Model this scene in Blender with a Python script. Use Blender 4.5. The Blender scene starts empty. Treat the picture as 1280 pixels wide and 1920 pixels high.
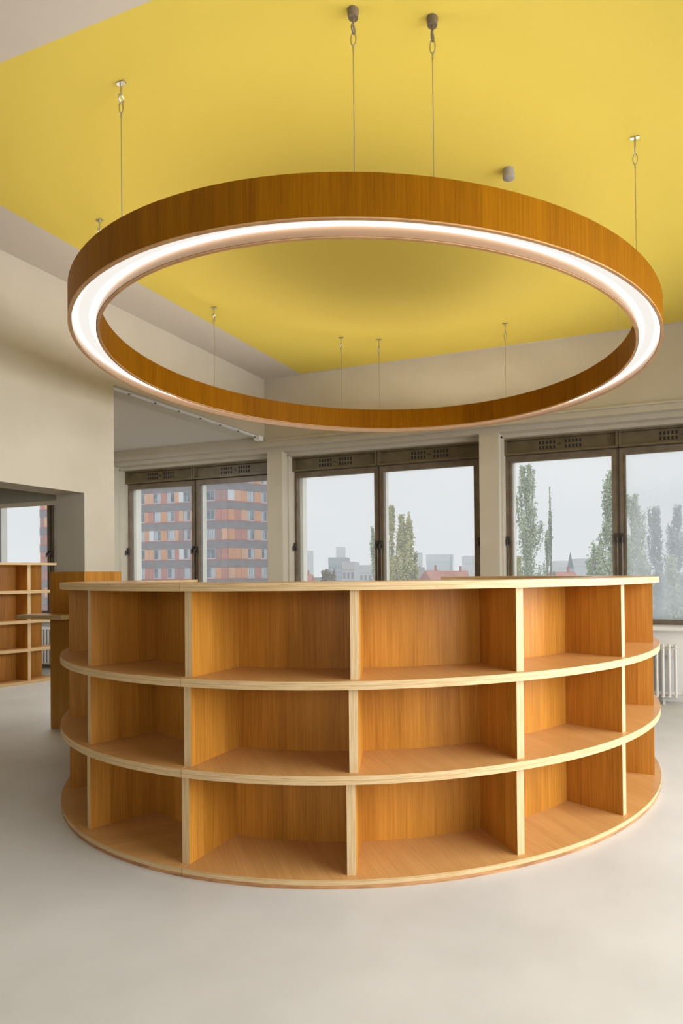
import bpy, bmesh, math, random
from mathutils import Vector, Matrix
R = math.radians
random.seed(7)
SC = bpy.context.scene
COL = SC.collection

# ------------------------------------------------------------------ camera
RT = Vector((0.939618, 0.342077, -0.010067))
UP = Vector((0.012144, -0.003931, 0.999919))
FW = Vector((-0.342010, 0.939664, 0.007848))
FPX, CX, CY, EYE = 1164.69, 798.6, 1066.33, 1.2
cam_d = bpy.data.cameras.new('camera')
cam = bpy.data.objects.new('camera', cam_d); COL.objects.link(cam)
M3 = Matrix((RT, UP, -FW)).transposed()
cam.matrix_world = Matrix.Translation((0, 0, EYE)) @ M3.to_4x4()
cam_d.sensor_fit = 'HORIZONTAL'; cam_d.sensor_width = 36
cam_d.lens = FPX / 1280 * 36
cam_d.shift_x = -(CX - 640) / 1280
cam_d.shift_y = (CY - 960) / 1280
cam_d.clip_start = .05; cam_d.clip_end = 6000
SC.camera = cam

# ------------------------------------------------------------------ world
wd = bpy.data.worlds.new('World'); SC.world = wd; wd.use_nodes = True
nt = wd.node_tree; nt.nodes.clear()
wo = nt.nodes.new('ShaderNodeOutputWorld'); bg = nt.nodes.new('ShaderNodeBackground')
tc = nt.nodes.new('ShaderNodeTexCoord'); mp = nt.nodes.new('ShaderNodeMapping')
mp.inputs['Scale'].default_value = (1, 1, 3.0)
nz = nt.nodes.new('ShaderNodeTexNoise'); nz.inputs['Scale'].default_value = 1.6
nz.inputs['Detail'].default_value = 3
cr = nt.nodes.new('ShaderNodeValToRGB')
cr.color_ramp.elements[0].position = .3; cr.color_ramp.elements[0].color = (.82, .84, .86, 1)
cr.color_ramp.elements[1].position = .75; cr.color_ramp.elements[1].color = (.95, .96, .97, 1)
nt.links.new(tc.outputs['Generated'], mp.inputs[0]); nt.links.new(mp.outputs[0], nz.inputs['Vector'])
nt.links.new(nz.outputs['Fac'], cr.inputs[0]); nt.links.new(cr.outputs[0], bg.inputs[0])
bg.inputs[1].default_value = .97
nt.links.new(bg.outputs[0], wo.inputs[0])

# ------------------------------------------------------------------ daylight from the right windows, added fill lamps, exposure
SC.view_settings.view_transform = 'Standard'; SC.view_settings.look = 'None'
SC.view_settings.gamma = 1; SC.view_settings.use_curve_mapping = False
SC.view_settings.exposure = 0.0
def area(name, loc, to, sx, sy, power, col, spread=180):
    l = bpy.data.lights.new(name, 'AREA'); l.shape = 'RECTANGLE'; l.size = sx; l.size_y = sy
    l.energy = power; l.color = col; l.spread = R(spread)
    o = bpy.data.objects.new(name, l); COL.objects.link(o); o.location = loc
    o.rotation_euler = (Vector(to) - Vector(loc)).to_track_quat('-Z', 'Y').to_euler()
    return o
area('daylight_right_windows', (2.93, 2.6, 1.72), (-.6, 2.7, 1.05), 4.8, 2.4, 165, (.97, .98, 1), 102)
area('fill_behind_camera', (0.8, -3.6, 1.9), (0, 1.0, .1), 3.6, 1.8, 36, (1, .98, .95), 120)  # added fill lamp, the wall behind it has no window
area('side_room_fill', (-5.7, 4.6, 2.72), (-5.7, 4.6, 0), 1.2, 1.2, 38, (1, .97, .92))  # added lamp, out of view, brightens the side room
RING_EDGE, RING_MID = 7.5, .95
RING_UP = 27.0

# ------------------------------------------------------------------ materials
MATS = {}
def mat(name, base=(.8, .8, .8), rough=.6, metal=0, spec=.5):
    m = bpy.data.materials.new(name); m.use_nodes = True
    b = m.node_tree.nodes['Principled BSDF']
    b.inputs['Base Color'].default_value = (*base, 1); b.inputs['Roughness'].default_value = rough
    b.inputs['Metallic'].default_value = metal; b.inputs['Specular IOR Level'].default_value = spec
    MATS[name] = m; return m
def nodes(m): return m.node_tree.nodes, m.node_tree.links, m.node_tree.nodes['Principled BSDF']
def noise_mat(name, c1, c2, scale, rough=.6, detail=4, mapping=(1, 1, 1), coord='Object', bump=0, spec=.5, lo=.35, hi=.65):
    m = mat(name, c1, rough, 0, spec); N, L, b = nodes(m)
    t = N.new('ShaderNodeTexCoord'); mp = N.new('ShaderNodeMapping'); mp.inputs['Scale'].default_value = mapping
    n = N.new('ShaderNodeTexNoise'); n.inputs['Scale'].default_value = scale; n.inputs['Detail'].default_value = detail
    r = N.new('ShaderNodeValToRGB'); r.color_ramp.elements[0].position = lo; r.color_ramp.elements[1].position = hi
    r.color_ramp.elements[0].color = (*c1, 1); r.color_ramp.elements[1].color = (*c2, 1)
    L.new(t.outputs[coord], mp.inputs[0]); L.new(mp.outputs[0], n.inputs['Vector']); L.new(n.outputs['Fac'], r.inputs[0])
    L.new(r.outputs[0], b.inputs['Base Color'])
    if bump:
        bp = N.new('ShaderNodeBump'); bp.inputs['Strength'].default_value = bump; bp.inputs['Distance'].default_value = .01
        L.new(n.outputs['Fac'], bp.inputs['Height']); L.new(bp.outputs[0], b.inputs['Normal'])
    return m
def veneer(name, dark, light, strip=.13, rough=.42, var=.10, spec=.25):
    """wood veneer; grain runs along UV v (metres), leaves of veneer side by side along u"""
    m = mat(name, light, rough, 0, spec); N, L, b = nodes(m)
    uv = N.new('ShaderNodeUVMap'); sep = N.new('ShaderNodeSeparateXYZ'); L.new(uv.outputs[0], sep.inputs[0])
    info = N.new('ShaderNodeObjectInfo')
    # fine grain
    mp = N.new('ShaderNodeMapping'); mp.inputs['Scale'].default_value = (110, 3.0, 1)
    off = N.new('ShaderNodeCombineXYZ'); mul = N.new('ShaderNodeMath'); mul.operation = 'MULTIPLY'; mul.inputs[1].default_value = 37
    L.new(info.outputs['Random'], mul.inputs[0]); L.new(mul.outputs[0], off.inputs[2])
    L.new(uv.outputs[0], mp.inputs[0]); L.new(off.outputs[0], mp.inputs['Location'])
    n1 = N.new('ShaderNodeTexNoise'); n1.inputs['Scale'].default_value = 1; n1.inputs['Detail'].default_value = 5; n1.inputs['Roughness'].default_value = .65
    L.new(mp.outputs[0], n1.inputs['Vector'])
    # broad figure
    mp2 = N.new('ShaderNodeMapping'); mp2.inputs['Scale'].default_value = (16, 1.1, 1); L.new(uv.outputs[0], mp2.inputs[0]); L.new(off.outputs[0], mp2.inputs['Location'])
    n2 = N.new('ShaderNodeTexNoise'); n2.inputs['Scale'].default_value = 1; n2.inputs['Detail'].default_value = 3; L.new(mp2.outputs[0], n2.inputs['Vector'])
    # veneer leaves
    dv = N.new('ShaderNodeMath'); dv.operation = 'DIVIDE'; dv.inputs[1].default_value = strip; L.new(sep.outputs[0], dv.inputs[0])
    fl = N.new('ShaderNodeMath'); fl.operation = 'FLOOR'; L.new(dv.outputs[0], fl.inputs[0])
    ad = N.new('ShaderNodeMath'); ad.operation = 'ADD'; L.new(fl.outputs[0], ad.inputs[0]); L.new(mul.outputs[0], ad.inputs[1])
    wn = N.new('ShaderNodeTexWhiteNoise'); wn.noise_dimensions = '1D'; L.new(ad.outputs[0], wn.inputs['W'])
    # combine
    a = N.new('ShaderNodeMath'); a.operation = 'MULTIPLY_ADD'; a.inputs[1].default_value = .60; L.new(n1.outputs['Fac'], a.inputs[0])
    c = N.new('ShaderNodeMath'); c.operation = 'MULTIPLY_ADD'; c.inputs[1].default_value = .34; L.new(n2.outputs['Fac'], c.inputs[0])
    d = N.new('ShaderNodeMath'); d.operation = 'MULTIPLY_ADD'; d.inputs[1].default_value = var * 1.6; d.inputs[2].default_value = .005 - var * .8
    L.new(wn.outputs['Value'], d.inputs[0]); L.new(d.outputs[0], c.inputs[2]); L.new(c.outputs[0], a.inputs[2])
    r = N.new('ShaderNodeValToRGB'); r.color_ramp.elements[0].position = .2; r.color_ramp.elements[1].position = .78
    r.color_ramp.elements[0].color = (*dark, 1); r.color_ramp.elements[1].color = (*light, 1)
    L.new(a.outputs[0], r.inputs[0]); L.new(r.outputs[0], b.inputs['Base Color'])
    bp = N.new('ShaderNodeBump'); bp.inputs['Strength'].default_value = .08; bp.inputs['Distance'].default_value = .002
    L.new(n1.outputs['Fac'], bp.inputs['Height']); L.new(bp.outputs[0], b.inputs['Normal'])
    return m
def plyedge(name, light, mid, dark, thick):
    """layered birch plywood edge: u along the edge, v across the thickness (metres)"""
    m = mat(name, light, .5, 0, .35); N, L, b = nodes(m)
    uv = N.new('ShaderNodeUVMap'); sep = N.new('ShaderNodeSeparateXYZ'); L.new(uv.outputs[0], sep.inputs[0])
    mp = N.new('ShaderNodeMapping'); mp.inputs['Scale'].default_value = (7, 260, 1); L.new(uv.outputs[0], mp.inputs[0])
    n1 = N.new('ShaderNodeTexNoise'); n1.inputs['Scale'].default_value = 1; n1.inputs['Detail'].default_value = 3; L.new(mp.outputs[0], n1.inputs['Vector'])
    # layers
    k = N.new('ShaderNodeMath'); k.operation = 'MULTIPLY'; k.inputs[1].default_value = 2 * math.pi * 7 / thick; L.new(sep.outputs[1], k.inputs[0])
    s = N.new('ShaderNodeMath'); s.operation = 'SINE'; L.new(k.outputs[0], s.inputs[0])
    f = N.new('ShaderNodeMath'); f.operation = 'MULTIPLY_ADD'; f.inputs[1].default_value = .16; L.new(s.outputs[0], f.inputs[0]); L.new(n1.outputs['Fac'], f.inputs[2])
    r = N.new('ShaderNodeValToRGB'); r.color_ramp.elements[0].position = .3; r.color_ramp.elements[1].position = .6
    r.color_ramp.elements[0].color = (*mid, 1); r.color_ramp.elements[1].color = (*light, 1); L.new(f.outputs[0], r.inputs[0])
    # glue line in the middle, broken along its length
    h = N.new('ShaderNodeMath'); h.operation = 'SUBTRACT'; h.inputs[1].default_value = thick * .5; L.new(sep.outputs[1], h.inputs[0])
    ab = N.new('ShaderNodeMath'); ab.operation = 'ABSOLUTE'; L.new(h.outputs[0], ab.inputs[0])
    lt = N.new('ShaderNodeMath'); lt.operation = 'LESS_THAN'; lt.inputs[1].default_value = thick * .045; L.new(ab.outputs[0], lt.inputs[0])
    mp3 = N.new('ShaderNodeMapping'); mp3.inputs['Scale'].default_value = (5, 60, 1); L.new(uv.outputs[0], mp3.inputs[0])
    n3 = N.new('ShaderNodeTexNoise'); n3.inputs['Scale'].default_value = 1; n3.inputs['Detail'].default_value = 2; L.new(mp3.outputs[0], n3.inputs['Vector'])
    m3 = N.new('ShaderNodeMath'); m3.operation = 'MULTIPLY'; L.new(lt.outputs[0], m3.inputs[0]); L.new(n3.outputs['Fac'], m3.inputs[1])
    # scattered dark knots in the plies
    g = N.new('ShaderNodeMath'); g.operation = 'GREATER_THAN'; g.inputs[1].default_value = .68; L.new(n3.outputs['Fac'], g.inputs[0])
    g2 = N.new('ShaderNodeMath'); g2.operation = 'MULTIPLY_ADD'; g2.inputs[1].default_value = .5; L.new(g.outputs[0], g2.inputs[0]); L.new(m3.outputs[0], g2.inputs[2])
    mx = N.new('ShaderNodeMix'); mx.data_type = 'RGBA'; L.new(g2.outputs[0], mx.inputs['Factor']); L.new(r.outputs[0], mx.inputs['A']); mx.inputs['B'].default_value = (*dark, 1)
    L.new(mx.outputs['Result'], b.inputs['Base Color'])
    return m
def glass(name, veil, dirt=False):
    m = bpy.data.materials.new(name); m.use_nodes = True; N = m.node_tree.nodes; L = m.node_tree.links; N.clear()
    o = N.new('ShaderNodeOutputMaterial'); tr = N.new('ShaderNodeBsdfTransparent'); tr.inputs[0].default_value = (.98, .99, .99, 1)
    df = N.new('ShaderNodeBsdfTranslucent'); df.inputs[0].default_value = (.93, .96, 1, 1)
    mx = N.new('ShaderNodeMixShader'); L.new(tr.outputs[0], mx.inputs[1]); L.new(df.outputs[0], mx.inputs[2])
    mx.inputs[0].default_value = veil
    if dirt:
        t = N.new('ShaderNodeTexCoord'); mp = N.new('ShaderNodeMapping'); mp.inputs['Scale'].default_value = (2.2, 1, 1.1)
        n = N.new('ShaderNodeTexNoise'); n.inputs['Scale'].default_value = 2; n.inputs['Detail'].default_value = 4
        L.new(t.outputs['Object'], mp.inputs[0]); L.new(mp.outputs[0], n.inputs['Vector'])
        sp = N.new('ShaderNodeSeparateXYZ'); L.new(t.outputs['Object'], sp.inputs[0])
        mr = N.new('ShaderNodeMapRange'); mr.inputs['From Min'].default_value = 1.7; mr.inputs['From Max'].default_value = .75
        mr.inputs['To Min'].default_value = 0; mr.inputs['To Max'].default_value = .38; L.new(sp.outputs[2], mr.inputs['Value'])
        ml = N.new('ShaderNodeMath'); ml.operation = 'MULTIPLY'; L.new(mr.outputs[0], ml.inputs[0]); L.new(n.outputs['Fac'], ml.inputs[1])
        ad = N.new('ShaderNodeMath'); ad.operation = 'ADD'; ad.inputs[1].default_value = veil; L.new(ml.outputs[0], ad.inputs[0])
        L.new(ad.outputs[0], mx.inputs[0])
    gl = N.new('ShaderNodeBsdfGlossy'); gl.inputs['Roughness'].default_value = .02
    m2 = N.new('ShaderNodeMixShader'); m2.inputs[0].default_value = .002
    L.new(mx.outputs[0], m2.inputs[1]); L.new(gl.outputs[0], m2.inputs[2]); L.new(m2.outputs[0], o.inputs[0])
    MATS[name] = m; return m

WALL = noise_mat('wall_paint', (.485, .440, .345), (.515, .470, .375), 3, .75, bump=.03)
CEILW = (.56, .51, .44)
# ceiling: white paint with the yellow painted field
CEIL = mat('ceiling_paint', CEILW, .8); N, L, b = nodes(CEIL)
t = N.new('ShaderNodeTexCoord'); s = N.new('ShaderNodeSeparateXYZ'); L.new(t.outputs['Object'], s.inputs[0])
def step(out, lo, hi):
    a = N.new('ShaderNodeMath'); a.operation = 'GREATER_THAN'; a.inputs[1].default_value = lo; L.new(out, a.inputs[0])
    c = N.new('ShaderNodeMath'); c.operation = 'LESS_THAN'; c.inputs[1].default_value = hi; L.new(out, c.inputs[0])
    d = N.new('ShaderNodeMath'); d.operation = 'MULTIPLY'; L.new(a.outputs[0], d.inputs[0]); L.new(c.outputs[0], d.inputs[1]); return d.outputs[0]
sx = step(s.outputs[0], -3.665, 1.9); sy = step(s.outputs[1], 1.902, 6.035)
ml = N.new('ShaderNodeMath'); ml.operation = 'MULTIPLY'; L.new(sx, ml.inputs[0]); L.new(sy, ml.inputs[1])
mx = N.new('ShaderNodeMix'); mx.data_type = 'RGBA'; L.new(ml.outputs[0], mx.inputs['Factor'])
mx.inputs['A'].default_value = (*CEILW, 1); mx.inputs['B'].default_value = (.68, .535, .082, 1); L.new(mx.outputs['Result'], b.inputs['Base Color'])
# floor: pale poured floor with soft mottling
FLOOR = noise_mat('floor_coating', (.57, .565, .53), (.66, .655, .62), 2.2, .38, detail=9, bump=.02, spec=.45, lo=.3, hi=.7)
N, L, b = nodes(FLOOR)
VEN = veneer('desk_veneer', (.27, .10, .006), (.66, .30, .046))
VENT = veneer('shelf_veneer', (.48, .235, .07), (.72, .41, .145), strip=.22, rough=.32, var=.04)
VENR = veneer('ring_veneer', (.17, .056, .0005), (.37, .145, .001), strip=.30, rough=.5, var=.10, spec=.08)
LIP = noise_mat('ring_lip_wood', (.50, .27, .11), (.62, .36, .16), 9, .45)
EDGE = plyedge('ply_edge_shelf', (.67, .50, .275), (.49, .31, .13), (.40, .24, .10), .032)
EDGD = plyedge('ply_edge_divider', (.66, .50, .285), (.50, .33, .15), (.48, .30, .14), .035)
BASEE = noise_mat('base_edge_wood', (.30, .13, .045), (.52, .27, .11), 1, .5, mapping=(8, 8, 60))
BLACK = mat('dark_gap', (.02, .018, .015), .8)
CHROME = mat('steel_fitting', (.55, .55, .53), .3, 1)
CABLE = mat('steel_cable', (.35, .30, .18), .45, .6)
BRASS = noise_mat('bronze_box', (.105, .080, .038), (.15, .115, .055), 6, .42, spec=.5)
BRONZE = noise_mat('bronze_frame', (.13, .098, .062), (.18, .14, .095), 8, .4)
DARKM = mat('dark_bronze', (.035, .027, .018), .4)
WHITEP = mat('white_gloss_paint', (.80, .79, .76), .35)
OUTW = noise_mat('exterior_cream', (.80, .77, .68), (.86, .83, .75), 4, .8)
GL = glass('window_glass', .12); GLD = glass('hazy_window_glass', .17, True)

# ------------------------------------------------------------------ mesh helpers
class MB:
    def __init__(s): s.v = []; s.f = []; s.uv = []; s.m = []
    def quad(s, pts, uvs, mi=0):
        i = len(s.v); s.v += [tuple(p) for p in pts]; s.f.append(tuple(range(i, i + len(pts)))); s.uv += [tuple(q) for q in uvs]; s.m.append(mi)
    def box(s, x0, x1, y0, y1, z0, z1, mi=0, T=None, xm=None, ym=None, zm=None, uvo=(0, 0)):
        """six faces; side faces: v = z; top/bottom: u = x, v = y; xm/ym/zm material of the faces normal to x/y/z"""
        T = T or (lambda p: p)
        xm = mi if xm is None else xm; ym = mi if ym is None else ym; zm = mi if zm is None else zm
        P = lambda *p: T(Vector(p))
        a, c = uvo
        for x, sgn in ((x0, -1), (x1, 1)):
            q = [(x, y0, z0), (x, y1, z0), (x, y1, z1), (x, y0, z1)]
            if sgn < 0: q = q[::-1]
            s.quad([P(*p) for p in q], [(p[1] + a, p[2] + c) for p in q], xm)
        for y, sgn in ((y0, 1), (y1, -1)):
            q = [(x0, y, z0), (x1, y, z0), (x1, y, z1), (x0, y, z1)]
            if sgn < 0: q = q[::-1]
            s.quad([P(*p) for p in q], [(p[0] + a, p[2] + c) for p in q], ym)
        for z, sgn in ((z0, -1), (z1, 1)):
            q = [(x0, y0, z), (x1, y0, z), (x1, y1, z), (x0, y1, z)]
            if sgn < 0: q = q[::-1]
            s.quad([P(*p) for p in q], [(p[0] + a, p[1] + c) for p in q], zm)
    def arc(s, r0, r1, z0, z1, a0, a1, n, top=0, bot=0, out=0, inn=0, end=0, radial=True, caps=True):
        """annular sector, angles in degrees, 0 = towards -y, counter-clockwise seen from above"""
        D = [(math.sin(R(a0 + (a1 - a0) * i / n)), -math.cos(R(a0 + (a1 - a0) * i / n)), R(a0 + (a1 - a0) * i / n)) for i in range(n + 1)]
        am = R((a0 + a1) / 2)
        def tuv(x, y):   # grain straight across the board, along the board's mid radius
            return (x * math.cos(am) + y * math.sin(am), x * math.sin(am) - y * math.cos(am))
        for (c0, s0, t0), (c1, s1, t1) in zip(D, D[1:]):
            A, B_, C_, E_ = (r0 * c0, r0 * s0), (r1 * c0, r1 * s0), (r1 * c1, r1 * s1), (r0 * c1, r0 * s1)
            s.quad([(*A, z1), (*B_, z1), (*C_, z1), (*E_, z1)], [tuv(*A), tuv(*B_), tuv(*C_), tuv(*E_)], top)
            s.quad([(*E_, z0), (*C_, z0), (*B_, z0), (*A, z0)], [tuv(*E_), tuv(*C_), tuv(*B_), tuv(*A)], bot)
            h = z1 - z0
            s.quad([(*B_, z0), (*C_, z0), (*C_, z1), (*B_, z1)], [(r1 * t0, 0), (r1 * t1, 0), (r1 * t1, h), (r1 * t0, h)], out)
            s.quad([(*E_, z0), (*A, z0), (*A, z1), (*E_, z1)], [(r0 * t1, 0), (r0 * t0, 0), (r0 * t0, h), (r0 * t1, h)], inn)
        if caps:
            for (c, s_, t), sg in ((D[0], 1), (D[-1], -1)):
                q = [(r0 * c, r0 * s_, z0), (r1 * c, r1 * s_, z0), (r1 * c, r1 * s_, z1), (r0 * c, r0 * s_, z1)]
                u = [(r0, 0), (r1, 0), (r1, z1 - z0), (r0, z1 - z0)]
                if sg < 0: q = q[::-1]; u = u[::-1]
                s.quad(q, u, end)
    def tube(s, pts, r, n=8, mi=0, closed=False):
        pts = [Vector(p) for p in pts]; rings = []
        m = len(pts)
        for i, p in enumerate(pts):
            a = pts[(i - 1) % m] if (closed or i > 0) else p; b = pts[(i + 1) % m] if (closed or i < m - 1) else p
            d = (b - a).normalized(); h = Vector((0, 0, 1)) if abs(d.z) < .9 else Vector((1, 0, 0))
            x = d.cross(h).normalized(); y = d.cross(x).normalized()
            rr = r[i] if isinstance(r, (list, tuple)) else r
            rings.append([p + x * math.cos(2 * math.pi * k / n) * rr + y * math.sin(2 * math.pi * k / n) * rr for k in range(n)])
        for i in range(m if closed else m - 1):
            A, B_ = rings[i], rings[(i + 1) % m]
            for k in range(n):
                l = (k + 1) % n
                s.quad([A[k], A[l], B_[l], B_[k]], [(k / n, i), (l / n, i), (l / n, i + 1), (k / n, i + 1)], mi)
        if not closed:
            s.quad(rings[0][::-1], [(0, 0)] * n, mi); s.quad(rings[-1], [(0, 0)] * n, mi)
    def cyl(s, c, r, z0, z1, n=20, mi=0):
        s.tube([(c[0], c[1], z0), (c[0], c[1], z1)], r, n, mi)
    def build(s, name, mats, parent=None, loc=(0, 0, 0), rot=0, merge=True, smooth=False, bevel=0):
        me = bpy.data.meshes.new(name); me.from_pydata([tuple(v) for v in s.v], [], s.f)
        uvl = me.uv_layers.new(name='UVMap')
        flat = [c for q in s.uv for c in q]; uvl.data.foreach_set('uv', flat)
        me.polygons.foreach_set('material_index', s.m)
        for m in (mats if isinstance(mats, (list, tuple)) else [mats]): me.materials.append(m)
        if merge:
            bm = bmesh.new(); bm.from_mesh(me); bmesh.ops.remove_doubles(bm, verts=bm.verts, dist=1e-5)
            bmesh.ops.recalc_face_normals(bm, faces=bm.faces)
            bm.to_mesh(me); bm.free()
        o = bpy.data.objects.new(name, me); COL.objects.link(o); o.location = loc; o.rotation_euler = (0, 0, rot)
        if parent: o.parent = parent
        if smooth:
            for p in me.polygons: p.use_smooth = True
            me.set_sharp_from_angle(angle=R(40))
        if bevel:
            bv = o.modifiers.new('bevel', 'BEVEL'); bv.width = bevel; bv.segments = 2; bv.limit_method = 'ANGLE'; bv.angle_limit = R(50)
        return o
def tag(o, label=None, cat=None, group=None, kind=None):
    if label: o['label'] = label
    if cat: o['category'] = cat
    if group: o['group'] = group
    if kind: o['kind'] = kind
    return o
def empty(name, loc, rz=0, **k):
    o = bpy.data.objects.new(name, None); COL.objects.link(o); o.location = loc; o.rotation_euler = (0, 0, rz); o.empty_display_size = .1
    return tag(o, **k)
def struct(o): o['kind'] = 'structure'; return o
def one(name, m, *box, parent=None, **k):
    b = MB(); b.box(*box); return b.build(name, m, parent, **k)

# ------------------------------------------------------------------ room shell (x along the window wall, y towards it)
H = 3.446; WL = -4.163; SIDE = 2.785      # ceiling, left wall face, side room ceiling
struct(one('floor', FLOOR, -12, 3.3, -4.3, 6.5, -.2, 0))
struct(one('ceiling', CEIL, WL - .3, 3.3, -4.3, 6.5, H, H + .2))
struct(one('trim_1', CEIL, -12, WL - .3, -4.3, 6.5, SIDE, H + .2))                  # lower ceiling of the side room
struct(one('wall_front', WALL, -12, 3.3, -4.3, -4, 0, H))
struct(one('wall_far_left', WALL, -12.2, -12, -4.3, 6.5, 0, H))
# right wall with a band of window openings
b = MB(); b.box(3, 3.3, -4, 6.5, 0, .45); b.box(3, 3.3, -4, 6.5, 3.0, H)
for y in (-4, -1.9, .45, 2.8, 5.2): b.box(3, 3.3, y, y + .25, .45, 3.0)
b.box(3, 3.3, 5.45, 6.5, .45, 3.0); struct(b.build('wall_right', WALL, merge=False))
# left wall: doorway, pier, beam over the wide opening
b = MB(); t0 = WL - .30
b.box(t0, WL, -4, 1.1, 0, H); b.box(t0, WL, 1.1, 3.647, 1.857, H); b.box(t0, WL, 3.647, 3.935, 0, H); b.box(t0, WL, 3.935, 6.1, SIDE, H)
struct(b.build('wall_left', WALL, merge=False))
struct(one('trim_2', WALL, -12, t0, 3.70, 3.93, 1.823, SIDE))                        # downstand beside the pier, side room
# window wall: upper face, stepped head, posts, parapet
b = MB()
b.box(-12, 3, 6.062, 6.51, 2.672, H); b.box(-12, 3, 6.15, 6.51, 2.622, 2.672); b.box(-12, 3, 6.255, 6.51, 2.583, 2.622)
PITCH = 2.542
for k in range(-3, 2):
    x = -1.65 + PITCH * k
    b.box(x, x + .203, 6.15, 6.51, 0.66, 2.622)
    b.box(x - .018, x + .221, 6.255, 6.51, 0.66, 2.60)
b.box(1.095, 3, 6.15, 6.51, .66, 2.622)
struct(b.build('wall_back', WALL, merge=False))
struct(one('wall_back_lower', noise_mat('parapet_lit_paint', (.79, .78, .75), (.82, .81, .78), 3, .7), -12, 3, 6.15, 6.51, 0, .66))  # wall paint lightened here, strong side light put into the colour
struct(one('trim_3', WALL, -4.12, 2.99, 6.036, 6.062, 2.728, 2.746))
struct(one('trim_4', WHITEP, -12, 2.98, 6.085, 6.37, .652, .688, bevel=.008))       # window sill board
# thin cover strip with screw heads under the beam
b = MB(); b.box(WL - .075, WL - .035, 3.94, 6.0, SIDE - .012, SIDE + .0)
struct(b.build('trim_5', WHITEP))
b = MB()
for i in range(7): b.cyl((WL - .055, 4.15 + .3 * i), .011, SIDE - .018, SIDE - .012, 8)
o = b.build('screw_heads', DARKM); struct(o); o.name = 'trim_6'
struct(one('trim_7', WHITEP, WL - .075, WL - .0, 5.96, 6.04, SIDE - .05, SIDE))

# ------------------------------------------------------------------ windows
def build_window(k, name, hazy=False, parts=True):
    x0 = -1.65 + PITCH * k + .221; x1 = -1.65 + PITCH * (k + 1) - .018
    mid = (x0 + x1) / 2; c_ = {-2: -.052, -1: -.055, 0: -.02}.get(k, 0); ls = .035 if k in (-1, -2) else .062; ms = .05 if k in (-1, -2) else .06; rs = .10
    w = empty(name, (mid, 6.38, .69)); struct(w)
    X0, X1 = x0 - mid, x1 - mid
    zt = 1.722; zb = 1.892                      # casement top, box top (relative to the sill)
    for s_, (a, c) in enumerate(((X0, c_ - .004), (c_ + .004, X1))):
        # casement: four rails mitred round the pane
        f = MB(); r = .062; ra = ms if s_ else ls; rc = rs if s_ else ms
        f.box(a, a + ra, 0, .06, 0, zt); f.box(c - rc, c, 0, .06, 0, zt)
        f.box(a + ra, c - rc, 0, .06, 0, .045); f.box(a + ra, c - rc, 0, .06, zt - r, zt)
        e = .012                                  # raised glazing bead
        f.box(a + ra - e, a + ra + .004, -.008, 0, .045 - e, zt - r + e); f.box(c - rc - .004, c - rc + e, -.008, 0, .045 - e, zt - r + e)
        f.box(a + ra + .004, c - rc - .004, -.008, 0, zt - r - .004, zt - r + e)
        cf = f.build('casement_frame', BRONZE, w, merge=False)
        g = MB(); g.box(a + ra, c - rc, .030, .034, .045, zt - r)
        g.build('glass_pane', GLD if (hazy and s_) else GL, cf)
        # ventilator box above
        v = MB(); d0 = -.05
        v.box(a, c, -.0, .05, zt + .004, zb); v.box(a, c, d0, 0, zb - .018, zb); v.box(a, c, d0, 0, zt + .004, zt + .022)
        v.box(a, a + .022, d0, 0, zt + .022, zb - .018); v.box(c - .022, c, d0, 0, zt + .022, zb - .018)
        vb = v.build('ventilator_box', BRASS, w, merge=False)
        sl = MB(); m_ = (a + c) / 2; zc = (zt + zb) / 2 + .005
        for gx in (-.13, .13):
            for i in range(5):
                for j in range(2):
                    xx = m_ + gx + (i - 2) * .036; zz = zc + (j - .5) * .05
                    sl.box(xx - .010, xx + .010, -.0015, .004, zz - .017, zz + .017)
        tag(sl.build('vent_slots', BLACK, vb, merge=False), kind='stuff')
        kb = MB(); kb.tube([(m_, 0, zc), (m_, -.02, zc)], [.008, .010], 10); kb.build('knob', DARKM, vb)
    # dark rebate between the two casements and the outer fin
    m = MB(); m.box(c_ - .006, c_ + .006, -.012, .05, 0, zt); m.build('meeting_bar', DARKM, w)
    m = MB(); m.box(c_ - .03, c_ + .058, .062, .13, -.02, zb); m.build('outer_fin', OUTW, w)
    for hx in (X0 + .02, c_ - .022, c_ + .024, X1 - .05):
        h = MB(); h.box(hx - .016, hx + .016, -.03, -.008, .80, .885); h.tube([(hx, -.03, .842), (hx, -.055, .842)], .012, 10)
        h.tube([(hx, -.055, .842), (hx, -.062, .79)], [.011, .007], 8)
        ho = h.build('window_handle', DARKM, w, merge=False)
        h = MB(); h.tube([(hx, -.012, .80), (hx, -.012, .05)], .006, 6); h.build('bolt_rod', BRONZE, ho)
    m = MB(); m.box(X0, X1, -.02, .07, -.028, 0); m.box(X0, X1, -.035, -.02, -.028, -.006); m.build('bottom_rail', BRONZE, w, merge=False)
    m = MB(); m.box(X0 - .02, X0 + .075, .062, .15, -.02, zb); m.build('outer_reveal', OUTW, w)
    return w
build_window(-2, 'window_1'); build_window(-1, 'window_2'); build_window(0, 'window_3', hazy=True)
build_window(-3, 'window_4')

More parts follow.
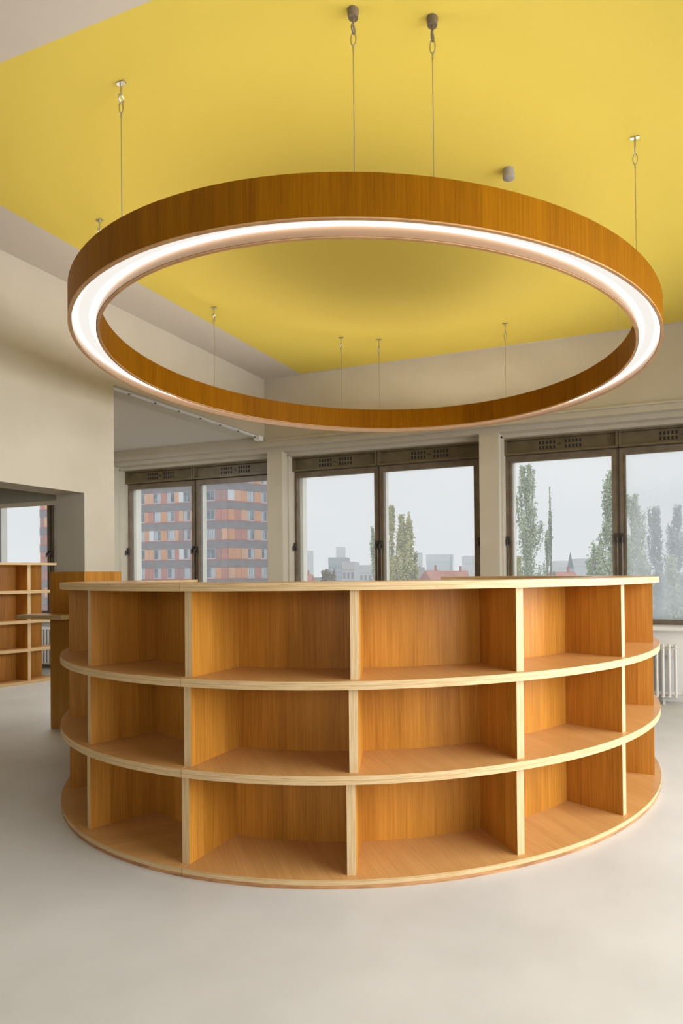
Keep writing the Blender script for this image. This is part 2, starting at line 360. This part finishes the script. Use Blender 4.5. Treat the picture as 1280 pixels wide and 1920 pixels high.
# ------------------------------------------------------------------ circular bookcase
DC = (-1.7766, 3.8102)
desk = empty('curved_bookcase', (*DC, 0), label='large round open bookcase of orange veneered plywood with three shelf rows', cat='bookcase')
LEV = [(0.0, .035), (.396, .430), (.758, .791), (1.139, 1.171)]
QUARTERS = [(-90, 0), (0, 90), (90, 180)]
RO, RF, RB = 1.812, 1.775, 1.472
for i, (z0, z1) in enumerate(LEV):
    for (a0, a1) in QUARTERS:
        g = .05                                        # hairline joint between quarters
        m = MB()
        if i == 0:
            m.arc(1.45, RO, .0155, z1, a0 + g, a1 - g, 36, 0, 0, 1, 1, 1)
            m.build('base_board', [VENT, EDGE], desk, smooth=True)
            m = MB(); m.arc(1.46, RO - .001, 0, .0155, a0 + g, a1 - g, 36, 0, 0, 0, 0, 0)
            m.build('plinth', BASEE, desk, smooth=True)
        else:
            m.arc(1.45 if i < 3 else 1.44, RO, z0, z1, a0 + g, a1 - g, 36, 0, 0, 1, 1, 1)
            m.build('shelf_board' if i < 3 else 'top_board', [VENT, EDGE], desk, smooth=True)
for i in range(3):
    z0, z1 = LEV[i][1], LEV[i + 1][0]
    for k in range(-4, 9):                               # radial dividers, one every 22.5 degrees
        a = k * 22.5 + (-.35, .05, .3)[i] * (1 if k < 2 else .3)
        if k == -4: a += .55
        if k == 8: a -= .55
        m = MB(); m.box(-.0175, .0175, -RF, -RB + .002, z0, z1, xm=0, ym=1, zm=0)
        # remap the front edge so its plies run across the thickness
        me_uv = m.uv
        fi = 2
        q = [(z0, 0), (z0, .035), (z1, .035), (z1, 0)]
        m.uv[fi * 4:fi * 4 + 4] = q; m.uv[fi * 4 + 4:fi * 4 + 8] = q
        m.build('divider', [VEN, EDGD], desk, rot=R(a))
    for k in range(-4, 8):                               # curved back panels, one per bay
        m = MB(); m.arc(1.452, RB, z0, z1, k * 22.5 + .1, (k + 1) * 22.5 - .1, 8, 0, 0, 0, 0, 0)
        m.build('back_panel', VEN, desk, smooth=True)

# ------------------------------------------------------------------ ring lamp
LC = (-1.735, 3.831); ZB, ZT = 2.572, 2.752; LO, LI = 1.812, 1.662; CH = .045
ring = empty('ring_pendant_lamp', (*LC, ZB), label='huge circular pendant lamp of brown wood veneer with glowing white channel', cat='lamp')
hh = ZT - ZB
m = MB(); m.arc(LO - .014, LO, .006, hh, 0, 360, 144, 0, 0, 0, 0, caps=False); m.build('outer_band', VENR, ring, smooth=True)
m = MB(); m.arc(LI, LI + .014, .006, hh, 0, 360, 144, 0, 0, 0, 0, caps=False); m.build('inner_band', VENR, ring, smooth=True)
m = MB(); m.arc(LO - .015, LO + .001, 0, .006, 0, 360, 144, caps=False); m.build('outer_lip', LIP, ring, smooth=True)
m = MB(); m.arc(LI - .001, LI + .015, 0, .006, 0, 360, 144, caps=False); m.build('inner_lip', LIP, ring, smooth=True)
# bare wood lining of the channel below the diffuser
m = MB(); m.arc(LO - .018, LO - .014, .004, CH, 0, 360, 144, caps=False); m.arc(LI + .014, LI + .018, .004, CH, 0, 360, 144, caps=False)
m.build('channel_lining', mat('channel_wood', (.28, .165, .085), .5), ring, smooth=True)
m = MB(); m.arc(LI + .014, LO - .014, hh - .075, hh - .065, 0, 360, 144, caps=False); m.build('upper_board', WHITEP, ring, smooth=True)
m = MB(); m.arc(1.728, 1.746, hh - .065, hh - .016, 0, 360, 144, caps=False); m.build('mounting_spine', WHITEP, ring, smooth=True)
UPM = bpy.data.materials.new('uplight_strip'); UPM.use_nodes = True; N = UPM.node_tree.nodes; N.clear()
o_ = N.new('ShaderNodeOutputMaterial'); em = N.new('ShaderNodeEmission'); em.inputs[0].default_value = (1, .97, .90, 1); em.inputs[1].default_value = RING_UP
UPM.node_tree.links.new(em.outputs[0], o_.inputs[0])
for ra_, rb_ in ((1.725, 1.728), (1.746, 1.749)):
    m = MB(); m.arc(ra_, rb_, hh - .052, hh - .020, 0, 360, 96, caps=False); m.build('uplight_strip', UPM, ring)
# diffuser: light strips run behind both edges
DM = bpy.data.materials.new('lamp_diffuser'); DM.use_nodes = True; N = DM.node_tree.nodes; L = DM.node_tree.links; N.clear()
o_ = N.new('ShaderNodeOutputMaterial'); em = N.new('ShaderNodeEmission'); em.inputs[0].default_value = (1, .95, .88, 1)
uvn = N.new('ShaderNodeUVMap'); sp = N.new('ShaderNodeSeparateXYZ'); L.new(uvn.outputs[0], sp.inputs[0])
rp = N.new('ShaderNodeValToRGB'); rp.color_ramp.interpolation = 'EASE'
rp.color_ramp.elements[0].position = .0; rp.color_ramp.elements[0].color = (1, 1, 1, 1)
rp.color_ramp.elements[1].position = 1; rp.color_ramp.elements[1].color = (1, 1, 1, 1)
for p_, c_ in ((.30, .0), (.70, .0)):
    e_ = rp.color_ramp.elements.new(p_); e_.color = (c_, c_, c_, 1)
mm = N.new('ShaderNodeMath'); mm.operation = 'MULTIPLY_ADD'; mm.inputs[1].default_value = RING_EDGE - RING_MID; mm.inputs[2].default_value = RING_MID
L.new(sp.outputs[0], rp.inputs[0]); L.new(rp.outputs[0], mm.inputs[0]); L.new(mm.outputs[0], em.inputs[1]); L.new(em.outputs[0], o_.inputs[0])
m = MB(); ra, rb = LI + .018, LO - .018; n = 144
for i in range(n):
    a0, a1 = 2 * math.pi * i / n, 2 * math.pi * (i + 1) / n
    P = lambda r, a: (r * math.sin(a), -r * math.cos(a), CH)
    m.quad([P(ra, a1), P(rb, a1), P(rb, a0), P(ra, a0)], [(0, 0), (1, 0), (1, 1), (0, 1)], 0)
    Q = lambda r, a: (r * math.sin(a), -r * math.cos(a), CH + .004)
m.build('diffuser', DM, ring, merge=False)
RM = (LO + LI) / 2
for i, ph in enumerate((21.7, 32.2, -16.9, 74.9, 118.5, 162.7, 203.6, -144.5, -104.5, -59.9)):
    x, y = RM * math.sin(R(ph)), -RM * math.cos(R(ph)); top = H - ZB
    c = MB(); c.tube([(x, y, hh - .004), (x, y, top - .155)], .0022, 6); c.tube([(x, y, hh - .004), (x, y, hh + .035)], .006, 8)
    cb = c.build('suspension_cable', CABLE, ring, merge=False)
    c = MB()                                               # shackle link on the hook
    pts = [(x + .011 * math.cos(t_) , y, top - .115 + .028 * math.sin(t_)) for t_ in [2 * math.pi * k / 14 for k in range(14)]]
    c.tube(pts, .0032, 6, closed=True); c.tube([(x, y, top - .142), (x, y, top - .165)], .0045, 6)
    c.build('shackle', CHROME, cb, merge=False)
    c = MB()
    pts = [(x, y + .014 * math.cos(t_), top - .075 + .016 * math.sin(t_)) for t_ in [2 * math.pi * k / 12 for k in range(12)]]
    c.tube(pts, .004, 6, closed=True); c.tube([(x, y, top), (x, y, top - .062)], .005, 8)
    if i in (0, 1): c.tube([(x, y, top), (x, y, top - .03)], [.024, .020], 16)
    else: c.box(x - .022, x + .022, y - .010, y + .010, top - .007, top - .0005)
    c.build('ceiling_hook', BRONZE if i < 2 else CHROME, cb, merge=False)

# ceiling sensor
s_ = empty('ceiling_sensor', (-.725, 3.40, H), label='small round grey sensor on the yellow ceiling behind the ring lamp', cat='sensor')
m = MB(); m.tube([(0, 0, 0), (0, 0, -.03)], .031, 24); m.build('base', mat('grey_plastic', (.28, .255, .22), .5), s_, smooth=True)
m = MB(); m.tube([(0, 0, -.03), (0, 0, -.048), (0, 0, -.052)], [.034, .034, .029], 24); m.build('cover', MATS['grey_plastic'], s_, smooth=True)

# ------------------------------------------------------------------ wooden cladding at the pier with its little counter
p = empty('pier_cladding', (WL, 3.647, 0), label='tall wooden boards clad round the foot of the white pier', cat='panel')
m = MB(); m.box(-.345, .022, -.022, -.002, .0, 1.243); m.build('side_board', VEN, p, bevel=.0015)
m = MB(); m.box(.002, .022, -.001, .335, .0, 1.243); m.build('front_board', VEN, p, bevel=.0015)
CSL = dict(label='narrow wooden counter board fixed to the brown pier cladding', cat='shelf')
m = MB(); m.box(-.445, .02, -.20, .0, .882, .914, ym=1, xm=1); 
tag(m.build('counter_shelf', [VENT, EDGE], loc=(WL, 3.62, 0)), **CSL)

# ------------------------------------------------------------------ curved bookcase in the side room
c2 = empty('curved_bookcase', (-7.89, 5.3, 0), label='four-row curved wooden bookcase in the side room seen through the doorway', cat='bookcase')
L2 = [(0, .035), (.365, .398), (.685, .718), (1.022, 1.054), (1.343, 1.370)]
A0, A1 = 90 - 110, 90 + 7
for i, (z0, z1) in enumerate(L2):
    m = MB(); m.arc(1.0, 1.30, z0, z1, A0, A1, 40, 0, 0, 1, 1, 1); m.build('shelf_board', [VENT, EDGE], c2, smooth=True)
for i in range(4):
    z0, z1 = L2[i][1], L2[i + 1][0]
    for a in (80, 50, 20, -10):
        m = MB(); m.box(-.0165, .0165, -1.27, -1.0, z0, z1, xm=0, ym=1); q = [(z0, 0), (z0, .035), (z1, .035), (z1, 0)]
        m.uv[8:12] = q; m.uv[12:16] = q; m.build('divider', [VEN, EDGD], c2, rot=R(a))
    for a in (-10, 20, 50, 80):
        e_ = min(a + 30, A1)
        m = MB(); m.arc(1.0, 1.018, z0, z1, a + .1, e_ - .1, 8); m.build('back_panel', VEN, c2, smooth=True)

# ------------------------------------------------------------------ radiators
def radiator(x0, n, label, y=6.03, pipe=False):
    r = empty('radiator', (x0, y, 0), label=label, cat='radiator'); st = .0525
    for i in range(n):
        x = -i * st; c = MB()
        for yy in (-.06, 0, .06): c.tube([(x, yy, .075), (x, yy, .515)], .0125, 8)
        c.tube([(x, -.07, .508), (x, -.035, .527), (x, .035, .527), (x, .07, .508)], .0145, 8)
        c.tube([(x, -.07, .082), (x, -.035, .063), (x, .035, .063), (x, .07, .082)], .0145, 8)
        c.build('column', WHITEP, r, merge=False, smooth=True)
    c = MB(); c.tube([(0.012, 0, .50), (-(n - 1) * st, 0, .50)], .019, 10); c.tube([(0.012, 0, .095), (-(n - 1) * st, 0, .095)], .019, 10)
    c.build('header_pipe', WHITEP, r, merge=False, smooth=True)
    for x in (-.10, -(n - 2) * st):
        c = MB(); c.box(x - .012, x + .012, -.03, .03, 0, .06); c.build('foot', WHITEP, r)
    if pipe:
        c = MB(); c.tube([(.012, 0, .095), (.32, 0, .095)], .012, 8); c.tube([(.06, 0, .095), (.11, 0, .095)], .02, 10); c.build('supply_pipe', WHITEP, r, merge=False, smooth=True)
    c = MB(); c.box(-.055, -.035, .07, .118, .40, .43); c.build('wall_bracket', DARKM, r)
radiator(.185, 20, 'white column radiator under the window right of the big bookcase', pipe=True)
radiator(-7.25, 22, 'white column radiator under the window in the side room')

# ------------------------------------------------------------------ the view outside
EX = Vector((RT.x, RT.y, 0)).normalized(); EF = Vector((FW.x, FW.y, 0)).normalized(); GZ = -15.0
def ext(px, D):
    v = EX * ((px - CX) / FPX * D) + EF * D; return v
def zat(px, py, D): return EYE + (1075.5 - .0101 * (px - CX) - py) / FPX * D
GR = noise_mat('ground_green', (.20, .23, .17), (.34, .33, .28), .05, .9)
gm = MB(); gm.box(-2600, 2600, 30, 3400, GZ - .5, GZ); struct(gm.build('ground', GR))

PAN = [noise_mat(n_, c_, tuple(min(1, x * 1.12) for x in c_), 1.2, .7) for n_, c_ in (('panel_salmon', (.60, .24, .18)), ('panel_orange', (.78, .36, .17)), ('panel_mauve', (.42, .24, .22)), ('panel_apricot', (.80, .44, .26)))]
BRICKB = noise_mat('grey_brick_band', (.255, .225, .235), (.31, .275, .285), .9, .9, detail=8)
SILLR = mat('red_sill', (.60, .22, .18), .7)
WFR = mat('window_frame_white', (.75, .77, .80), .5); WPN = noise_mat('far_window_pane', (.10, .13, .16), (.26, .31, .36), .8, .25)
CURT = mat('white_curtain', (.72, .75, .80), .8); BOARDW = mat('white_board', (.88, .89, .92), .6)
bl = empty('apartment_building', (0, 0, 0), label='tall apartment block with grey brick bands and orange panels behind the left windows', cat='building')
corner = EX * -29.3 + EF * 92; corner.z = 0
DL = (EX * -.955 + EF * .296).normalized(); DR = (EX * .714 + EF * .70).normalized()
FH = 2.89; B0 = EYE + 11.15
def face_box(m, d, t0, t1, out0, out1, z0, z1, mi=0):
    """box on a facade: t along it, out = distance in front of it"""
    nrm = Vector((d.y, -d.x, 0)); 
    if nrm.dot(EF) > 0: nrm = -nrm
    c = corner; p = lambda t, o, z: (c.x + d.x * t + nrm.x * o, c.y + d.y * t + nrm.y * o, z)
    m.quad([p(t0, out1, z0), p(t1, out1, z0), p(t1, out1, z1), p(t0, out1, z1)], [(t0, z0), (t1, z0), (t1, z1), (t0, z1)], mi)
    for a in (t0, t1): m.quad([p(a, out0, z0), p(a, out1, z0), p(a, out1, z1), p(a, out0, z1)], [(0, z0), (.1, z0), (.1, z1), (0, z1)], mi)
    for z in (z0, z1): m.quad([p(t0, out0, z), p(t0, out1, z), p(t1, out1, z), p(t1, out0, z)], [(t0, 0), (t0, .1), (t1, .1), (t1, 0)], mi)
m = MB()
LLEN, RLEN = 36.0, 13.0
pts = [corner + DL * LLEN, corner, corner + DR * RLEN, corner + DR * RLEN + DL * LLEN]
for i in range(4):
    a, c = pts[i], pts[(i + 1) % 4]; m.quad([(a.x, a.y, GZ), (c.x, c.y, GZ), (c.x, c.y, 26), (a.x, a.y, 26)], [(0, 0), (1, 0), (1, 1), (0, 1)])
m.quad([(q.x, q.y, 26) for q in pts], [(0, 0)] * 4)
m.build('wall', PAN[2], bl, merge=False)
def tl(px): r = (px - CX) / FPX; return (-29.3 - 92 * r) / (.955 + .296 * r)
def tr(px): r = (px - CX) / FPX; return (29.3 + 92 * r) / (.714 - .70 * r)
for k in range(-4, 9):
    zt = B0 - FH * k
    if zt - 1.23 < GZ: break
    for d, ln in ((DL, LLEN), (DR, RLEN)):
        m = MB(); face_box(m, d, -.12, ln, 0, .14, zt - 1.23, zt); m.build('brick_band', BRICKB, bl, merge=False)
        m = MB(); face_box(m, d, -.12, ln, .14, .18, zt - .10, zt + .02); m.build('sill_strip', SILLR, bl, merge=False)
rng = random.Random(3)
WL_ = [(256, 272.5), (289, 303), (314, 328), (345, 357.5), (387, 404)]
WR_ = [(464, 477.5), (490, 501)]
WLt = [(tl(b_), tl(a_)) for a_, b_ in WL_] + [(22.3, 24.3), (26, 27.8), (30.5, 32.2)]
WRt = [(tr(a_), tr(b_)) for a_, b_ in WR_]
white = {(-1, 'L', 0): 1, (0, 'L', 2): 1, (2, 'L', 4): 1, (3, 'L', 2): 1, (0, 'R', 0): 1, (1, 'L', 1): 1}
for k in range(-2, 6):
    z0 = B0 - FH * k + .02; z1 = z0 + FH - 1.25
    for side, d, wins, ln in (('L', DL, WLt, LLEN), ('R', DR, WRt, RLEN)):
        wins = sorted(wins); cur = 0.0 if side == 'L' else 0.0; gaps = []
        for (a, c) in wins:
            gaps.append((cur, a)); cur = c
            fr = MB(); face_box(fr, d, a, c, 0, .03, z0, z1); f_ = fr.build('window', WFR, bl, merge=False)
            pn = MB(); mid = (a + c) / 2; face_box(pn, d, a + .08, mid - .03, .03, .04, z0 + .12, z1 - .08); face_box(pn, d, mid + .03, c - .08, .03, .04, z0 + .12, z1 - .08)
            pn.build('pane', WPN, f_, merge=False)
            if rng.random() < .8:
                s0 = rng.choice([(a + .1, mid - .1), (mid, c - .1), (a + .1, c - .15)]); cu = MB(); n_ = 4
                for j in range(n_):
                    w_ = (s0[1] - s0[0]) / n_; face_box(cu, d, s0[0] + j * w_, s0[0] + (j + .72) * w_, .04, .05, z0 + .16, z1 - .12)
                cu.build('curtain', CURT, f_, merge=False)
        gaps.append((cur, ln))
        for gi, (a, c) in enumerate(gaps):
            if c - a < .2: continue
            n_ = max(1, min(6, round((c - a) / (1.0 if side == 'L' else 1.1)))); w_ = (c - a) / n_
            for j in range(n_):
                mt = PAN[rng.choice([0, 0, 1, 2, 3] if side == 'L' else [1, 3, 1, 3, 0])]
                if (k, side, gi) in white and j == 0: mt = BOARDW
                pm = MB(); face_box(pm, d, a + j * w_ + .02, a + (j + 1) * w_ - .02, 0, .10, z0 + .03, z1 - .02); pm.build('facade_panel', mt, bl, merge=False)

# distant city
PALE = [noise_mat('haze_block_%s' % n_, c_, tuple(x * 1.06 for x in c_), .02, .9) for n_, c_ in (('blue', (.90, .94, .98)), ('pale', (.96, .98, 1.0)), ('grey', (.64, .69, .73)), ('white', (.82, .84, .87)))]  # distance haze put into these pale block colours
REDR = noise_mat('red_roof_tiles', (.62, .27, .21), (.72, .36, .28), .5, .8); BRW = noise_mat('red_brick_wall', (.60, .30, .24), (.66, .36, .30), .6, .9)
GRD = mat('grey_roof', (.36, .38, .42), .8); WDK = mat('far_window_dark', (.46, .51, .57), .5)
def oriented(c, hw, hd, z0, z1, m, ang=0, mi=0):
    d = Matrix.Rotation(ang, 3, 'Z'); ex = d @ EX; ef = d @ EF
    T = lambda p: Vector((c.x, c.y, 0)) + ex * p.x + ef * p.y + Vector((0, 0, p.z))
    m.box(-hw, hw, -hd, hd, z0, z1, mi, T); return T
def block(px0, px1, pytop, D, depth, mt, label, cat='building', cols=0, rows=0, name='tower_block', ang=0):
    pc = (px0 + px1) / 2; c = ext(pc, D); hw = (px1 - px0) / 2 / FPX * D; zt = zat(pc, pytop, D)
    e = empty(name, (c.x, c.y, GZ), label=label, cat=cat); e.location = (0, 0, 0)
    m = MB(); T = oriented(c, hw, depth / 2, GZ, zt, m, ang); m.build('wall', mt, e, merge=False)
    m = MB(); oriented(c, hw * 1.02, depth / 2 * 1.02, zt, zt + .012 * D, m, ang); m.build('roof', mt, e, merge=False)
    for i in range(cols):
        for j in range(rows):
            w = MB(); x0 = -hw + (i + .25) * 2 * hw / cols; x1 = x0 + hw / cols; zz = zt - (j + .75) * 3.2
            w.box(x0, x1, -depth / 2 - .06, -depth / 2 - .01, zz, zz + 1.6, 0, T); w.build('window', WDK, e, merge=False)
    return e, T, hw, zt
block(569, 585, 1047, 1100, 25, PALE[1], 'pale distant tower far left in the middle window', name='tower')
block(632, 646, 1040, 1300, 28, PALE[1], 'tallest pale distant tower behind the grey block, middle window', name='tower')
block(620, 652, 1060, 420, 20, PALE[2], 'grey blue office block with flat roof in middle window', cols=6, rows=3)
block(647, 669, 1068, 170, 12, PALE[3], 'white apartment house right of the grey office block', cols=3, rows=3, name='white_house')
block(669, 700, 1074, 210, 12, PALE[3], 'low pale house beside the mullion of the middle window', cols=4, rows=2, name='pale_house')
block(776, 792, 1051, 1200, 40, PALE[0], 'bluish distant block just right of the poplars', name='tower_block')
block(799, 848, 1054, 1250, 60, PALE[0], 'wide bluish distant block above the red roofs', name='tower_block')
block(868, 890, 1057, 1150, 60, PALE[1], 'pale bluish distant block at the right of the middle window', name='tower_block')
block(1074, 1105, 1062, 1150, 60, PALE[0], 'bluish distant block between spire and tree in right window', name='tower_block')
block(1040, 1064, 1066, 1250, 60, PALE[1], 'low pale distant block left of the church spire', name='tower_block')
block(774, 796, 1078, 140, 10, PALE[2], 'small slate blue house beside the red brick roofs', cols=3, rows=1, name='slate_house')
def house(px0, px1, py_ridge, D, depth, label, ang=0, dormer=False, wall=None):
    pc = (px0 + px1) / 2; c = ext(pc, D); hw = (px1 - px0) / 2 / FPX * D; zr = zat(pc, py_ridge, D); ze = zr - 3.4
    e = empty('house', (0, 0, 0), label=label, cat='house')
    m = MB(); T = oriented(c, hw, depth / 2, GZ, ze, m, ang); m.build('wall', wall or BRW, e, merge=False)
    m = MB(); hw2 = hw * 1.03; dd = depth / 2 * 1.06
    A = [T(Vector(p)) for p in ((-hw2, -dd, ze), (hw2, -dd, ze), (hw2 * .86, 0, zr), (-hw2 * .86, 0, zr), (hw2, dd, ze), (-hw2, dd, ze))]
    m.quad([A[0], A[1], A[2], A[3]], [(0, 0), (1, 0), (1, 1), (0, 1)]); m.quad([A[4], A[5], A[3], A[2]], [(0, 0), (1, 0), (1, 1), (0, 1)])
    m.quad([A[1], A[4], A[2]], [(0, 0)] * 3); m.quad([A[5], A[0], A[3]], [(0, 0)] * 3); m.quad([A[0], A[5], A[4], A[1]], [(0, 0)] * 4)
    m.build('roof', REDR, e, merge=False)
    if dormer:
        m = MB(); m.box(-.5, .9, -dd * .62, -dd * .3, ze + 1.0, ze + 2.4, 0, T); m.build('dormer', PALE[3], e, merge=False)
    m = MB(); m.box(hw * .35, hw * .5, -.3, .4, zr - .8, zr + 1.0, 0, T); m.build('chimney', BRW, e, merge=False)
house(794, 826, 1069, 125, 12, 'red brick house with tiled roof right of the poplars', ang=.35)
house(822, 880, 1070, 138, 12, 'wide house with long red tiled roof above the bookcase top', ang=-.1)
house(1026, 1080, 1072, 130, 12, 'house with orange tiled roof and white dormer, right window', dormer=True)
house(553, 588, 1077, 150, 12, 'house with red roof at lower left of the middle window')
sp_ = empty('church', (0, 0, 0), label='distant church with thin dark spire in the right window', cat='church')
c = ext(1069, 520); zb_ = zat(1069, 1066, 520); ztp = zat(1069, 1034, 520)
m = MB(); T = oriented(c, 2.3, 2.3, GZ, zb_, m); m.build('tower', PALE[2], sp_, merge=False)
m = MB()
q = [T(Vector(p)) for p in ((-2.3, -2.3, zb_), (2.3, -2.3, zb_), (2.3, 2.3, zb_), (-2.3, 2.3, zb_), (0, 0, ztp))]
for i in range(4): m.quad([q[i], q[(i + 1) % 4], q[4]], [(0, 0)] * 3)
m.build('spire', GRD, sp_, merge=False)
ms = empty('radio_mast', (0, 0, 0), label='thin distant mast above the red roofs, middle window', cat='mast')
c = ext(845, 900); m = MB(); m.tube([(c.x, c.y, GZ), (c.x, c.y, zat(845, 1040, 900))], [2.2, .5], 6); m.build('pole', PALE[2], ms, merge=False)

# trees
def leafmat(name, c1, c2): return noise_mat(name, c1, c2, .9, .8, detail=2)
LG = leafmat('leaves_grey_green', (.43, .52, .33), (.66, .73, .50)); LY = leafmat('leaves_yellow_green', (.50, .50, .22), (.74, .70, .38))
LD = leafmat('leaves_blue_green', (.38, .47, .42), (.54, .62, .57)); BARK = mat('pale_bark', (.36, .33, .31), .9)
def tree(px, pytop, D, half, mt, label, n=5200, lobes=7, base=-12, seed=1, leaf=.30, lean=0, sparse=0, name='poplar_tree', bottomfrac=.25):
    rg = random.Random(seed); c = ext(px, D); zt = zat(px, pytop, D); hr = half / FPX * D
    e = empty(name, (c.x, c.y, GZ), label=label, cat='tree')
    Ht = zt - GZ; z0 = max(base - GZ, 2)
    t_ = MB(); t_.tube([(0, 0, 0), (.1 * lean, 0, Ht * .4), (lean, 0, Ht * .93)], [.30, .16, .03], 7)
    br = []
    for k in range(lobes * 6):
        f = rg.uniform(.0, .90); zz = z0 + (Ht - z0) * f; a = rg.uniform(0, 6.283)
        wdt = hr * min(1, (1 - f) * 1.5) ** .9 * rg.uniform(.5, 1.25); ln = (Ht - z0) * rg.uniform(.12, .22)
        tip = Vector((lean * f + math.cos(a) * wdt, math.sin(a) * wdt, min(zz + ln, Ht * .985)))
        st = Vector((lean * f * .6, 0, zz)); md = (st + tip) / 2 + Vector((math.cos(a) * wdt * .25, math.sin(a) * wdt * .25, -ln * .1))
        t_.tube([st, md, tip], [.09, .06, .02], 4); br.append((st, md, tip))
    t_.build('trunk', BARK, e, merge=False)
    if n:
        n = int(n * 1.5); leaf *= .8
        V_ = []; F_ = []
        for i in range(n):
            st, md, tip = rg.choice(br); u = rg.random() ** .6
            p = st.lerp(md, u * 2) if u < .5 else md.lerp(tip, u * 2 - 1)
            sg = hr * .20 * (1.15 - .6 * u) * (1.15 - .75 * max(0, (p.z - z0) / (Ht - z0)))
            p = p + Vector((rg.gauss(0, sg), rg.gauss(0, sg), rg.gauss(0, sg * 2.0)))
            if p.z > Ht: continue
            sz = leaf * rg.uniform(.5, 1.3)
            a = Vector((rg.gauss(0, 1), rg.gauss(0, 1), rg.gauss(0, 1))).normalized(); b_ = a.orthogonal().normalized(); k = len(V_)
            V_ += [p - a * sz * .5, p + b_ * sz * .34, p + a * sz * .5, p - b_ * sz * .34]; F_.append((k, k + 1, k + 2, k + 3))
        me = bpy.data.meshes.new('leaves'); me.from_pydata([tuple(v) for v in V_], [], F_); me.materials.append(mt)
        o = bpy.data.objects.new('leaves', me); COL.objects.link(o); o.parent = e; o['kind'] = 'stuff'
    return e
tree(735, 944, 72, 19, LY, 'slender yellow-green poplar right of the middle mullion', seed=2, n=3800, leaf=.34)
tree(758, 961, 66, 33, LY, 'broad yellow poplar left of the red roofs', seed=3, n=6500, leaf=.34)
tree(706, 985, 78, 22, LG, 'green poplar mostly hidden behind the middle window mullion', seed=4, n=4200)
tree(988, 867, 58, 40, LG, 'tallest grey-green poplar at left of the right window', seed=5, n=7000, lobes=9)
tree(1033, 905, 60, 9, LG, 'thin nearly leafless poplar beside the tall grey-green poplar', seed=6, n=420, lobes=2)
tree(1026, 990, 68, 18, LG, 'short narrow poplar at the foot of the leafless one', seed=7, n=3200)
tree(970, 1040, 54, 16, LY, 'low yellowish tree in the lower left corner of the right window', seed=17, n=3000)
tree(1150, 880, 52, 46, LG, 'tall green poplar just left of the right window mullion', seed=8, n=7500, lobes=9)
tree(1112, 1010, 40, 38, LG, 'bushy green tree left of the right window mullion', seed=9, n=6000)
tree(1184, 925, 56, 40, LG, 'wide poplar just right of the right window mullion', seed=10, n=7500, lobes=9)
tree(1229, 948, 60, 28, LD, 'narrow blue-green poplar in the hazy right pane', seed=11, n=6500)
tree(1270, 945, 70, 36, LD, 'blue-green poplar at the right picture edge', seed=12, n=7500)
tree(1205, 1035, 46, 34, LG, 'low broad tree in the lower hazy pane', seed=13, n=7500, leaf=.34)
tree(1262, 1040, 38, 36, LG, 'low broad tree at the lower right picture edge', seed=14, n=7500, leaf=.34)
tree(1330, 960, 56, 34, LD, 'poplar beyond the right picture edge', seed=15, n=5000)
tree(615, 1068, 110, 36, leafmat('leaves_brown', (.34, .31, .20), (.46, .42, .30)), 'rounded brownish tree in front of the distant towers', seed=16, n=5200, leaf=.5, name='round_tree')
